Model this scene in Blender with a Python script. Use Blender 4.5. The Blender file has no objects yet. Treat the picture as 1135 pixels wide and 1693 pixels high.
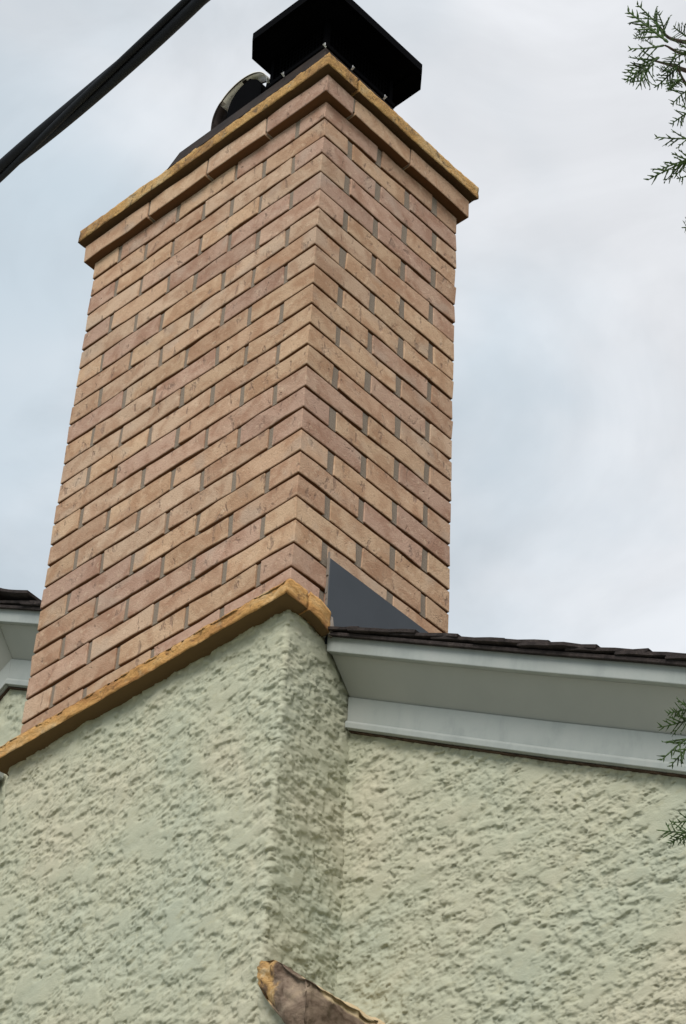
import bpy, math, random
import numpy as np
from mathutils import Vector, Matrix, Euler

random.seed(7)
rng = np.random.default_rng(11)
SC = bpy.context.scene
COL = SC.collection
R = math.radians

# ------------------------------------------------------------------ camera
cam_d = bpy.data.cameras.new('camera')
cam = bpy.data.objects.new('camera', cam_d)
COL.objects.link(cam)
cam_d.sensor_fit = 'VERTICAL'
cam_d.sensor_height = 24.0
cam_d.sensor_width = 24.0
cam_d.lens = 4312.37 / 1693.0 * 24.0
cam_d.clip_start = 0.05
cam_d.clip_end = 2000
right = Vector((0.73713, 0.67441, 0.04248)).normalized()
fwd = Vector((-0.51640, 0.52164, 0.67913)).normalized()
up = right.cross(fwd).normalized()
right = fwd.cross(up).normalized()
m = Matrix((right, up, -fwd)).transposed().to_4x4()
m.translation = Vector((2.94779, -2.83349, -5.10919))
cam.matrix_world = m
SC.camera = cam

# ------------------------------------------------------------------ sky and sun
SUN_DIR = Vector((0.36, -0.66, 0.78)).normalized()      # towards the sun
SUN_EL = math.asin(SUN_DIR.z)
SUN_AZ = math.atan2(SUN_DIR.x, SUN_DIR.y)
world = bpy.data.worlds.new('World')
SC.world = world
world.use_nodes = True
wn, wl = world.node_tree.nodes, world.node_tree.links
wn.clear()
wo = wn.new('ShaderNodeOutputWorld'); bg = wn.new('ShaderNodeBackground')
sky = wn.new('ShaderNodeTexSky'); sky.sky_type = 'NISHITA'
sky.sun_disc = False; sky.sun_elevation = SUN_EL; sky.sun_rotation = SUN_AZ
sky.air_density = 1.0; sky.dust_density = 2.0
bg.inputs['Strength'].default_value = 0.1
tc = wn.new('ShaderNodeTexCoord')
mp = wn.new('ShaderNodeMapping'); mp.inputs['Scale'].default_value = (1.0, 1.0, 1.6)
mp.inputs['Location'].default_value = (0.35, 0.1, 0.0)
n1 = wn.new('ShaderNodeTexNoise'); n1.inputs['Scale'].default_value = 4.2
n1.inputs['Detail'].default_value = 5; n1.inputs['Roughness'].default_value = 0.5
n1.inputs['Distortion'].default_value = 0.4
n2 = wn.new('ShaderNodeTexNoise'); n2.inputs['Scale'].default_value = 7.5
n2.inputs['Detail'].default_value = 6; n2.inputs['Roughness'].default_value = 0.55
n2.inputs['Distortion'].default_value = 0.6
wl.new(tc.outputs['Generated'], mp.inputs['Vector'])
wl.new(mp.outputs[0], n1.inputs['Vector']); wl.new(mp.outputs[0], n2.inputs['Vector'])
# cloud cover: thinner (bluer) towards the west, thick in the east
sep = wn.new('ShaderNodeSeparateXYZ'); wl.new(tc.outputs['Generated'], sep.inputs[0])
def wmath(op, a, b, c=None):
    n = wn.new('ShaderNodeMath'); n.operation = op
    for k, v in enumerate((a, b, c)):
        if v is None: continue
        if isinstance(v, (int, float)): n.inputs[k].default_value = v
        else: wl.new(v, n.inputs[k])
    return n.outputs[0]
azim = wmath('ADD', wmath('MULTIPLY', sep.outputs['X'], 0.74), wmath('MULTIPLY', sep.outputs['Y'], 0.67))
cover = wmath('ADD', wmath('MULTIPLY', azim, 3.2), wmath('MULTIPLY', wmath('SUBTRACT', n1.outputs['Fac'], .15), 2.1))
cr = wn.new('ShaderNodeMapRange'); cr.interpolation_type = 'SMOOTHSTEP'
cr.inputs['From Min'].default_value = 0.05; cr.inputs['From Max'].default_value = 0.85
cr.inputs['To Min'].default_value = 0.0; cr.inputs['To Max'].default_value = 1.0
wl.new(cover, cr.inputs['Value'])
thin = wn.new('ShaderNodeMixRGB'); thin.blend_type = 'MIX'
thin.inputs['Color1'].default_value = (4.00, 4.62, 5.10, 1)     # thin veil, blue showing
thin.inputs['Color2'].default_value = (5.95, 6.08, 6.30, 1)      # thick bright cloud
wl.new(cr.outputs[0], thin.inputs['Fac'])
shade = wn.new('ShaderNodeMapRange')
shade.inputs['From Min'].default_value = 0.38; shade.inputs['From Max'].default_value = 0.62
shade.inputs['To Min'].default_value = 0.90; shade.inputs['To Max'].default_value = 1.05
wl.new(n2.outputs['Fac'], shade.inputs['Value'])
mul = wn.new('ShaderNodeVectorMath'); mul.operation = 'SCALE'
wl.new(thin.outputs[0], mul.inputs[0]); wl.new(shade.outputs[0], mul.inputs['Scale'])
mixs = wn.new('ShaderNodeMixRGB'); mixs.inputs['Fac'].default_value = 0.95
wl.new(sky.outputs[0], mixs.inputs['Color1']); wl.new(mul.outputs[0], mixs.inputs['Color2'])
wl.new(mixs.outputs[0], bg.inputs['Color']); wl.new(bg.outputs[0], wo.inputs['Surface'])

sun_d = bpy.data.lights.new('sun', 'SUN'); sun_d.energy = 2.2; sun_d.angle = R(32)
sun_d.color = (1.0, 0.95, 0.88)
sun = bpy.data.objects.new('sun', sun_d); COL.objects.link(sun)
sun.rotation_euler = SUN_DIR.to_track_quat('Z', 'Y').to_euler()

SC.view_settings.view_transform = 'Standard'
SC.view_settings.look = 'None'
SC.view_settings.exposure = 0.55
SC.view_settings.gamma = 1.0
SC.view_settings.use_curve_mapping = False
SC.render.engine = 'CYCLES'

# ------------------------------------------------------------------ helpers
def tag(o, label=None, cat=None, group=None, kind=None):
    if label: o['label'] = label
    if cat: o['category'] = cat
    if group: o['group'] = group
    if kind: o['kind'] = kind
    return o

def empty(name, loc=(0, 0, 0)):
    o = bpy.data.objects.new(name, None); COL.objects.link(o)
    o.location = loc; o.empty_display_size = 0.1
    return o

def link(name, me, mat, parent=None):
    o = bpy.data.objects.new(name, me); COL.objects.link(o)
    if mat is not None and len(me.materials) == 0: me.materials.append(mat)
    if parent is not None:
        o.parent = parent
        o.matrix_parent_inverse = Matrix.Translation(-parent.location)
    return o

class MB:
    def __init__(s): s.v = []; s.f = []
    def add(s, vs, fs):
        b = len(s.v); s.v += [tuple(p) for p in vs]; s.f += [tuple(i + b for i in f) for f in fs]
    def box(s, lo, hi):
        x0, y0, z0 = lo; x1, y1, z1 = hi
        s.add([(x0,y0,z0),(x1,y0,z0),(x1,y1,z0),(x0,y1,z0),(x0,y0,z1),(x1,y0,z1),(x1,y1,z1),(x0,y1,z1)],
              [(0,3,2,1),(4,5,6,7),(0,1,5,4),(1,2,6,5),(2,3,7,6),(3,0,4,7)])
    def prism(s, prof, a, b):
        """prof: list of 2D->3D closed polygon points at a and b given by callables"""
        n = len(prof)
        s.add([a(p) for p in prof] + [b(p) for p in prof],
              [tuple(range(n))[::-1], tuple(range(n, 2*n))] + [(i, (i+1) % n, n+(i+1) % n, n+i) for i in range(n)])
    def tube(s, pts, rad, n=6, cap=True):
        pts = [Vector(p) for p in pts]
        rr = rad if hasattr(rad, '__len__') else [rad]*len(pts)
        b = len(s.v); ref = Vector((0.13, 0.31, 0.94)).normalized()
        for i, p in enumerate(pts):
            t = (pts[min(i+1, len(pts)-1)] - pts[max(i-1, 0)]).normalized()
            if abs(t.dot(ref)) > .97: ref = Vector((1, 0, 0))
            u = t.cross(ref).normalized(); w = t.cross(u)
            for k in range(n):
                a = 2*math.pi*k/n
                s.v.append(tuple(p + (u*math.cos(a) + w*math.sin(a))*rr[i]))
        for i in range(len(pts)-1):
            for k in range(n):
                k2 = (k+1) % n
                s.f.append((b+i*n+k, b+i*n+k2, b+(i+1)*n+k2, b+(i+1)*n+k))
        if cap:
            s.f.append(tuple(b+k for k in range(n))[::-1]); s.f.append(tuple(b+(len(pts)-1)*n+k for k in range(n)))
    def mesh(s, name, smooth=False, fix=True):
        me = bpy.data.meshes.new(name); me.from_pydata(s.v, [], s.f); me.update()
        if fix:
            import bmesh
            bm = bmesh.new(); bm.from_mesh(me); bmesh.ops.recalc_face_normals(bm, faces=bm.faces); bm.to_mesh(me); bm.free()
        if smooth: me.polygons.foreach_set('use_smooth', [True]*len(me.polygons))
        return me
    def build(s, name, mat, parent=None, smooth=False):
        return link(name, s.mesh(name, smooth), mat, parent)

def bevel(o, w, seg=1):
    md = o.modifiers.new('bevel', 'BEVEL'); md.width = w; md.segments = seg; md.limit_method = 'ANGLE'
    return o

def grid_mesh(name, P, smooth=True):
    """P: array (rows, cols, 3)"""
    r, c, _ = P.shape
    me = bpy.data.meshes.new(name)
    me.vertices.add(r*c); me.vertices.foreach_set('co', P.reshape(-1).astype(np.float32))
    i = np.arange(r*c).reshape(r, c)
    q = np.stack([i[:-1, :-1], i[:-1, 1:], i[1:, 1:], i[1:, :-1]], -1).reshape(-1, 4)
    me.loops.add(q.size); me.loops.foreach_set('vertex_index', q.reshape(-1).astype(np.int32))
    me.polygons.add(len(q)); me.polygons.foreach_set('loop_start', (np.arange(len(q))*4).astype(np.int32))
    me.polygons.foreach_set('loop_total', np.full(len(q), 4, np.int32))
    me.polygons.foreach_set('use_smooth', np.full(len(q), smooth))
    me.update(calc_edges=True); me.validate()
    return me

# lattice value noise
_L = rng.random((1024, 1024))
def vn(x, y):
    xi = np.floor(x).astype(int); yi = np.floor(y).astype(int)
    fx = x - xi; fy = y - yi
    fx = fx*fx*fx*(fx*(fx*6-15)+10); fy = fy*fy*fy*(fy*(fy*6-15)+10)
    a = _L[xi & 1023, yi & 1023]; b = _L[(xi+1) & 1023, yi & 1023]
    c = _L[xi & 1023, (yi+1) & 1023]; d = _L[(xi+1) & 1023, (yi+1) & 1023]
    return (a*(1-fx)+b*fx)*(1-fy) + (c*(1-fx)+d*fx)*fy
def fbm(x, y, n=4, g=.5):
    s = 0; t = 0; a = 1
    for k in range(n):
        s = s + a*vn(x*2**k + 17.3*k, y*2**k + 9.1*k); t += a; a *= g
    return s/t
def sst(x, a, b):
    t = np.clip((x-a)/(b-a), 0, 1); return t*t*(3-2*t)

# ------------------------------------------------------------------ materials
def mat(name, base=(.5,.5,.5), rough=.8, spec=.3, metal=0.0):
    m = bpy.data.materials.new(name); m.use_nodes = True
    b = m.node_tree.nodes['Principled BSDF']
    b.inputs['Base Color'].default_value = (*base, 1); b.inputs['Roughness'].default_value = rough
    b.inputs['Specular IOR Level'].default_value = spec; b.inputs['Metallic'].default_value = metal
    return m
class NT:
    def __init__(s, m): s.m = m; s.n = m.node_tree.nodes; s.l = m.node_tree.links; s.b = s.n['Principled BSDF']
    def coord(s, kind='Object', scale=(1,1,1), rnd=False):
        t = s.n.new('ShaderNodeTexCoord'); out = t.outputs[kind]
        if rnd:
            oi = s.n.new('ShaderNodeObjectInfo')
            sc = s.n.new('ShaderNodeVectorMath'); sc.operation = 'MULTIPLY_ADD'
            s.l.new(oi.outputs['Random'], sc.inputs[0]); sc.inputs[1].default_value = (37, 61, 23)
            s.l.new(out, sc.inputs[2]); out = sc.outputs[0]
        mp = s.n.new('ShaderNodeMapping'); mp.inputs['Scale'].default_value = scale
        s.l.new(out, mp.inputs[0]); return mp.outputs[0]
    def noise(s, co, scale, detail=4, rough=.5, dist=0):
        n = s.n.new('ShaderNodeTexNoise'); n.inputs['Scale'].default_value = scale
        n.inputs['Detail'].default_value = detail; n.inputs['Roughness'].default_value = rough
        n.inputs['Distortion'].default_value = dist; s.l.new(co, n.inputs['Vector']); return n.outputs['Fac']
    def ramp(s, fac, stops):
        r = s.n.new('ShaderNodeValToRGB'); e = r.color_ramp.elements
        while len(e) < len(stops): e.new(.5)
        for k, (p, c) in enumerate(stops):
            e[k].position = p; e[k].color = (*c, 1) if len(c) == 3 else c
        s.l.new(fac, r.inputs[0]); return r.outputs[0]
    def mr(s, v, a, b, c=0, d=1):
        r = s.n.new('ShaderNodeMapRange'); r.interpolation_type = 'SMOOTHSTEP'
        for k, x in zip(('From Min','From Max','To Min','To Max'), (a,b,c,d)): r.inputs[k].default_value = x
        s.l.new(v, r.inputs['Value']); return r.outputs[0]
    def mix(s, f, a, b, mode='MIX'):
        m = s.n.new('ShaderNodeMixRGB'); m.blend_type = mode
        for k, x in zip(('Fac','Color1','Color2'), (f,a,b)):
            if isinstance(x, (int,float)): m.inputs[k].default_value = x
            elif isinstance(x, tuple): m.inputs[k].default_value = (*x, 1)
            else: s.l.new(x, m.inputs[k])
        return m.outputs[0]
    def bump(s, h, strength=.5, dist=.01, nrm=None):
        b = s.n.new('ShaderNodeBump'); b.inputs['Strength'].default_value = strength
        b.inputs['Distance'].default_value = dist; s.l.new(h, b.inputs['Height'])
        if nrm is not None: s.l.new(nrm, b.inputs['Normal'])
        s.l.new(b.outputs[0], s.b.inputs['Normal']); return b.outputs[0]
    def color(s, c): s.l.new(c, s.b.inputs['Base Color'])

M = {}
# brick: each brick takes its own tone from the object colour, mottled and pitted
mb = M['brick'] = mat('tan_brick', rough=.9, spec=.2); t = NT(mb)
oi = t.n.new('ShaderNodeObjectInfo')
co = t.coord('Object', rnd=True); cs = t.coord('Object', (1, 1, .45), rnd=True)
c = t.mix(t.mr(t.noise(co, 15, 5, .6, .5), .40, .66), oi.outputs['Color'], t.mix(1.0, oi.outputs['Color'], (.76,.67,.62), 'MULTIPLY'))
c = t.mix(t.mr(t.noise(co, 60, 3, .6), .55, .75, 0, .35), c, (.66,.52,.38))
pit = t.noise(cs, 46, 4, .62, .35)
c = t.mix(t.mr(pit, .60, .68, 0, .6), c, (.22,.145,.11))
c = t.mix(t.mr(t.noise(co, 130, 3, .7), .56, .70, 0, .45), c, (.25,.17,.12))
c = t.mix(t.mr(t.noise(co, 9, 2, .5), .56, .72, 0, .40), c, (.40,.33,.27))
t.color(c)
h = t.mix(.5, t.noise(co, 220, 4, .6), t.mr(pit, .58, .70, 1, 0))
t.bump(h, .9, .005)
M['bed'] = mat('brick_bed_shade', (.13,.062,.030), .95, .1)  # shade under each brick, put into the colour of its bottom faces
M['under_shade'] = mat('coping_underside_shade', (.10,.058,.03), .95, .1)  # dark underside of the coping: shade painted as a second colour
M['olive'] = mat('ledge_underside_shade', (.13,.083,.040), .95, .1)  # same for the ledge stones: underside shade as a brown colour
# mortar
mm = M['mortar'] = mat('mortar', rough=.95, spec=.1); t = NT(mm)
co = t.coord('Object')
t.color(t.ramp(t.noise(co, 14, 5, .6), [(.3, (.15,.122,.098)), (.7, (.30,.25,.20))]))
t.bump(t.noise(co, 300, 3, .6), .5, .002)
# sandstone
ms = M['stone'] = mat('golden_sandstone', rough=.9, spec=.15); t = NT(ms)
co = t.coord('Object'); cst = t.coord('Object', (1, 1, 2.2))
c = t.ramp(t.noise(cst, 7, 6, .62, .6), [(.28, (.18,.085,.035)), (.42, (.42,.215,.078)), (.55, (.57,.32,.115)), (.72, (.62,.42,.21))])
c = t.mix(t.mr(t.noise(co, 38, 4, .6, .8), .56, .70, 0, .7), c, (.15,.085,.045))
c = t.mix(t.mr(t.noise(co, 22, 3, .5), .56, .72, 0, .5), c, (.52,.45,.30))
t.color(c); t.bump(t.mix(.5, t.noise(co, 90, 6, .7), t.noise(cst, 30, 5, .65, .8)), 1.0, .014)
# coping stone: greyer, weathered ochre
mc = M['coping'] = mat('weathered_coping_stone', rough=.9, spec=.15); t = NT(mc)
co = t.coord('Object')
c = t.ramp(t.noise(co, 9, 6, .65, .7), [(.28, (.16,.085,.04)), (.42, (.35,.20,.085)), (.55, (.50,.30,.115)), (.74, (.52,.39,.22))])
c = t.mix(t.mr(t.noise(co, 30, 5, .68, .9), .52, .66, 0, .75), c, (.115,.085,.055))
c = t.mix(t.mr(t.noise(co, 60, 4, .6), .6, .74, 0, .5), c, (.43,.40,.30))
t.color(c); t.bump(t.mix(.5, t.noise(co, 110, 6, .7), t.noise(co, 35, 5, .65, .8)), 1.0, .012)
# shoulder stone
mg = M['greystone'] = mat('brown_grey_stone', rough=.9, spec=.15); t = NT(mg)
co = t.coord('Object'); cst = t.coord('Object', (1, .6, 1))
c = t.ramp(t.noise(cst, 13, 6, .65, .9), [(.3, (.085,.055,.038)), (.46, (.19,.14,.105)), (.6, (.29,.225,.165)), (.78, (.48,.37,.24))])
def attr(nm):
    a_ = t.n.new('ShaderNodeAttribute'); a_.attribute_name = nm; return a_.outputs['Fac']
def tsum(a_, b_):
    m_ = t.n.new('ShaderNodeMath'); m_.operation = 'ADD'; t.l.new(a_, m_.inputs[0]); t.l.new(b_, m_.inputs[1]); return m_.outputs[0]
och = t.ramp(t.noise(co, 40, 6, .65, .6), [(.36, (.14,.09,.055)), (.5, (.46,.28,.11)), (.68, (.56,.44,.28))])
c = t.mix(t.mr(tsum(attr('ochre'), t.noise(co, 18, 4, .6)), .95, 1.15), c, och)
c = t.mix(t.mr(tsum(attr('pale'), t.noise(co, 22, 4, .6)), .95, 1.25), c, (.55,.43,.27))
t.color(c); t.bump(t.noise(co, 70, 6, .7), .9, .007)
mo = M['ochrestone'] = mat('ochre_broken_stone', rough=.9, spec=.15); t = NT(mo)
co = t.coord('Object')
t.color(t.ramp(t.noise(co, 40, 6, .65, .6), [(.36, (.10,.07,.05)), (.5, (.42,.25,.10)), (.68, (.52,.40,.25))])); t.bump(t.noise(co, 80, 6, .7), .9, .008)
# stucco
mt = M['stucco'] = mat('sage_stucco', rough=.92, spec=.15); t = NT(mt)
co = t.coord('Object')
c = t.ramp(t.noise(co, 2.1, 4, .55, .4), [(.33, (.385,.41,.325)), (.50, (.415,.42,.320)), (.68, (.465,.44,.335))])
c = t.mix(t.mr(t.noise(t.coord('Object', (1,1,2)), 38, 4, .6), .54, .72, 0, .45), c, (.40,.39,.27))
c = t.mix(t.mr(t.noise(co, 14, 3, .5), .55, .75, 0, .35), c, (.50,.475,.36))
t.color(c)
t.bump(t.mix(.5, t.noise(t.coord('Object', (1,1,1.6)), 150, 5, .65), t.noise(co, 420, 2, .5)), .45, .004)
# far stucco with stronger bump (wall outside the modelled relief)
# trims
mw = M['trim'] = mat('painted_aluminium_trim', (.60,.63,.62), .45, .4); t = NT(mw)
co = t.coord('Object')
t.color(t.ramp(t.noise(t.coord('Object', (1.6, 1, .7)), 7, 6, .68, .5), [(.25, (.24,.265,.255)), (.5, (.31,.335,.32)), (.75, (.345,.36,.345))]))
t.bump(t.noise(t.coord('Object', (1, 1, 1)), 12, 2, .4), .08, .01)
mf = M['soffit'] = mat('soffit_board', (.5,.52,.48), .6, .25); t = NT(mf)
t.color(t.ramp(t.noise(t.coord('Object'), 4, 5, .6), [(.3, (.335,.345,.325)), (.7, (.39,.395,.37))]))
md_ = M['shingle'] = mat('dark_asphalt_shingle', rough=.95, spec=.15); t = NT(md_)
co = t.coord('Object', rnd=True)
t.color(t.ramp(t.noise(co, 40, 5, .7), [(.3, (.018,.015,.015)), (.6, (.05,.040,.038)), (.8, (.10,.082,.075))])); t.bump(t.noise(co, 300, 3, .6), .8, .004)
M['flash'] = mf2 = mat('slate_blue_sheet_metal', (.045,.058,.075), .55, .35, .0); t = NT(mf2)
t.color(t.ramp(t.noise(t.coord('Object'), 4, 5, .6), [(.3, (.022,.029,.038)), (.7, (.032,.040,.051))])); t.bump(t.noise(t.coord('Object'), 6, 2, .4), .25, .01)
M['black'] = mk = mat('black_painted_steel', (.002,.002,.003), .8, .02); t = NT(mk)
t.color(t.ramp(t.noise(t.coord('Object'), 9, 5, .6), [(.3, (.001,.001,.0016)), (.75, (.0022,.0022,.003))]))
M['rustblack'] = mr_ = mat('sooty_crown_metal', (.03,.02,.018), .8, .2); t = NT(mr_)
t.color(t.ramp(t.noise(t.coord('Object'), 12, 5, .6), [(.3, (.009,.006,.006)), (.7, (.032,.021,.016))]))
M['galv'] = mgv = mat('weathered_galvanised_steel', (.55,.5,.45), .4, .5, .15); t = NT(mgv)
co = t.coord('Object')
c = t.ramp(t.noise(co, 14, 5, .6, .5), [(.3, (.78,.70,.62)), (.7, (.90,.86,.78))])
c = t.mix(t.mr(t.noise(co, 26, 4, .6, .6), .62, .70, 0, .8), c, (.10,.07,.05))
t.color(c)
M['seal'] = mat('old_grey_sealant', (.20,.17,.145), .7, .3)
M['cable'] = mcab = mat('black_cable_sheath', (.0035,.003,.0045), .6, .12)
M['screw'] = mat('zinc_screw', (.6,.6,.6), .35, .5, .6)
M['glass'] = mat('dark_window_glass', (.03,.035,.04), .08, .6)
M['bark'] = mba = mat('cedar_bark', (.07,.045,.032), .95, .1); t = NT(mba)
t.color(t.ramp(t.noise(t.coord('Object', (1,1,.15)), 60, 5, .6), [(.3, (.035,.024,.018)), (.7, (.12,.08,.058))])); t.bump(t.noise(t.coord('Object', (1,1,.15)), 80, 5, .6), .9, .01)
M['leaf'] = mlf = mat('cedar_scale_leaf', (.035,.07,.02), .65, .25); t = NT(mlf)
t.color(t.ramp(t.noise(t.coord('Object', rnd=True), 45, 3, .6), [(.3, (.022,.032,.014)), (.55, (.050,.098,.022)), (.8, (.065,.080,.035))]))
M['ground'] = mgr = mat('lawn_and_soil', (.2,.2,.15), 1, .1); t = NT(mgr)
t.color(t.ramp(t.noise(t.coord('Object'), 1.5, 8, .65), [(.3, (.13,.15,.07)), (.55, (.19,.20,.11)), (.8, (.27,.25,.17))])); t.bump(t.noise(t.coord('Object'), 30, 5, .7), .8, .05)
M['path'] = mpa = mat('concrete_path', (.4,.39,.36), .9, .2); t = NT(mpa)
t.color(t.ramp(t.noise(t.coord('Object'), 3, 8, .65), [(.3, (.33,.32,.29)), (.7, (.45,.44,.41))]))
# ------------------------------------------------------------------ dimensions
H = 0.0677                      # one brick course
WA, WB = 0.838, 0.5015          # chimney width (along x) and depth (along y)
GZ = -6.7                       # ground
WY = 0.195                      # face of the gable wall
PX = -1.16                      # ridge position
SL = 0.617                      # roof pitch
def rake(z0, x):                # height of a line parallel to the rake
    z0 += .004
    return z0 - SL*x if x >= PX else z0 - SL*PX - SL*(PX - x)
XR, XL = 3.6, -5.9              # house extent

# ------------------------------------------------------------------ ground
b = MB(); b.add([(-300,-300,GZ),(300,-300,GZ),(300,300,GZ),(-300,300,GZ)], [(0,1,2,3)])
tag(b.build('ground', M['ground']), kind='structure')
b = MB(); b.add([(-8,-5.5,GZ+.004),(9,-5.5,GZ+.004),(9,-1.2,GZ+.004),(-8,-1.2,GZ+.004)], [(0,1,2,3)])
tag(b.build('path', M['path']), kind='structure')

# ------------------------------------------------------------------ stucco relief
def relief(u, v):
    """knocked down stucco: ragged flattened flakes with undercut lower edges; u along the wall, v up"""
    wu = u + .012*(fbm(u/.035, v/.035, 3)-.5); wv = v + .012*(fbm(u/.035+40, v/.035+7, 3)-.5)
    n = fbm(wu/.0215+5, wv/.0165, 4, .5)
    n2 = fbm(wu/.0135+90, wv/.0108+50, 4, .5)
    n3 = fbm(wu/.008+190, wv/.006+150, 3, .5)
    g1 = np.abs(fbm(wu/.019+33, wv/.013+12, 3, .45)-.5)
    quiet = sst(fbm(u/.055+200, v/.04, 3), .62, .70)
    h = .0015*(sst(n, .38, .45) + sst(n, .49, .55) + sst(n, .60, .65)) + .0017*sst(n2, .48, .56)
    h = h - .0031*(1-sst(g1, 0, .035))*sst(fbm(u/.05+70, v/.035, 2), .40, .58) + .0014*(n3-.5) + .0009*sst(n3, .6, .68)
    lump = .0026*(fbm(u/.07+300, v/.05, 2)-.5)*2
    skim = .0046 + .0006*fbm(u/.02, v/.02, 2)
    return .88*(h*(1-quiet*.85) + skim*quiet*.85 + lump)

house = empty('house', (0, WY, GZ))
tag(house, 'sage green stucco house with dark shingled gable roof and pale eaves behind the chimney', 'house')

def wall_patch(x0, x1, depth, step, zoff):
    nx = int((x1-x0)/step)+1; nz = int(depth/step)+1
    X = np.linspace(x0, x1, nx)[None, :].repeat(nz, 0)
    top = zoff - SL*X if x0 >= PX else np.where(X >= PX, zoff - SL*X, zoff - SL*PX - SL*(PX-X))
    bot = -3.35 if depth > 1 else None
    if bot is not None:
        T = np.linspace(0, 1, nz)[:, None]; Z = top*(1-T) + bot*T
    else: Z = top - np.linspace(0, depth, nz)[:, None]
    hh = relief(X+7.7, Z)
    return np.stack([X, WY - hh, Z - .6*hh], -1)
P = wall_patch(0.0, 1.75, 1.55, .0030, -1.76)
link('stucco_wall', grid_mesh('stucco_wall', P[::-1]), M['stucco'], house)
# left part: from ridge zone to chimney
nx, nz = 330, 420
X = np.linspace(-1.9, -.84, nx)[None, :].repeat(nz, 0); top = np.where(X >= PX, -1.76-SL*X, -1.76-SL*PX-SL*(PX-X))
Z = top*(1-np.linspace(0,1,nz)[:,None]) + (-3.35)*np.linspace(0,1,nz)[:,None]
hh = relief(X+7.7, Z); P = np.stack([X, WY - hh, Z - .6*hh], -1)
link('stucco_wall', grid_mesh('stucco_wall', P[::-1]), M['stucco'], house)
# rest of the walls
b = MB()
yf = WY + .001
def gablepoly(y, x0, x1):
    pts = [(x0, y, GZ), (x1, y, GZ), (x1, y, rake(-1.70, x1))]
    if x0 < PX < x1: pts.append((PX, y, rake(-1.70, PX)))
    pts.append((x0, y, rake(-1.70, x0)))
    return pts
g1 = gablepoly(yf, XL, XR); g2 = gablepoly(7.0, XL, XR); n = len(g1)
b.add(g1+g2, [tuple(range(n)), tuple(range(n, 2*n))[::-1]] + [(i, n+i, n+(i+1) % n, (i+1) % n) for i in range(n) if i != 2 and i != 3])
w = b.build('wall', M['stucco'], house)

# trim along the rakes: frieze board, lower bead, sloped soffit, fascia
def along(name, prof, m, x0, x1, wob=0.0):
    """prof = list of (y, z0): extruded between x0 and x1 following the rake"""
    b = MB()
    ns = 14 if wob else 1
    pr = [(y, z) for y, z in prof]; k = len(pr)
    rows = []
    for i in range(ns+1):
        x = x0 + (x1-x0)*i/ns
        dz = wob*math.sin(x*7.1+1)+wob*.6*math.sin(x*17.3)
        rows.append([(x, y, rake(z, x)+dz) for y, z in pr])
    vs = [p for r_ in rows for p in r_]
    fs = [tuple(range(k)), tuple(range(ns*k, ns*k+k))[::-1]]
    for i in range(ns):
        for j in range(k): fs.append((i*k+j, i*k+(j+1) % k, (i+1)*k+(j+1) % k, (i+1)*k+j))
    b.add(vs, fs)
    o = b.build(name, m, house); bevel(o, .0018, 2); return o
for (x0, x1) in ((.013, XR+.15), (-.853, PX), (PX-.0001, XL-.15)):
    along('frieze_board', [(.1775,-1.817), (.1775,-1.733), (.1945,-1.733), (.1945,-1.817)], M['trim'], x0, x1, .0012)
    along('shadow_gap_strip', [(.1830,-1.8212), (.1830,-1.8172), (.1940,-1.8172), (.1940,-1.8212)], M['bark'], x0, x1, .0018)  # dark strip painted in as the shadow line below the frieze
    along('trim_bead', [(.1715,-1.8165), (.1715,-1.803), (.1745,-1.797), (.1773,-1.797), (.1773,-1.8165)], M['trim'], x0, x1, .0012)
    along('soffit', [(.1215,-1.655), (.1830,-1.7325), (.1940,-1.7325), (.1330,-1.643)], M['soffit'], x0, x1, .0012)
    along('fascia', [(.1060,-1.657), (.1060,-1.612), (.1210,-1.612), (.1210,-1.657)], M['trim'], x0, x1, .0012)
for (x0, x1) in ((.004, XR+.2), (-.845, PX), (PX-.0001, XL-.2)):
    along('drip_edge', [(.0950,-1.6185), (.0950,-1.609), (.1500,-1.609), (.1500,-1.6115)], M['shingle'], x0, x1, .0012)

# roof decks
def roofslab(x0, x1, y0, y1, t0, t1):
    b = MB()
    b.add([(x0,y0,rake(t0,x0)),(x1,y0,rake(t0,x1)),(x1,y1,rake(t0,x1)),(x0,y1,rake(t0,x0)),
           (x0,y0,rake(t1,x0)),(x1,y0,rake(t1,x1)),(x1,y1,rake(t1,x1)),(x0,y1,rake(t1,x0))],
          [(0,3,2,1),(4,5,6,7),(0,1,5,4),(1,2,6,5),(2,3,7,6),(3,0,4,7)])
    return b
roof = roofslab(.004, XR+.2, .1515, .53, -1.640, -1.6105).build('roof', M['shingle'], house)
for a in ((PX, XR+.2, .53), (PX, XL-.2, .53)):
    bb = roofslab(a[0], a[1], a[2], 7.25, -1.640, -1.6105).build('roof', M['shingle'], house)
roofslab(PX, -.845, .1515, .53, -1.640, -1.6105).build('roof', M['shingle'], house)
roofslab(PX, XL-.2, .1515, .53, -1.640, -1.6105).build('roof', M['shingle'], house)

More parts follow.
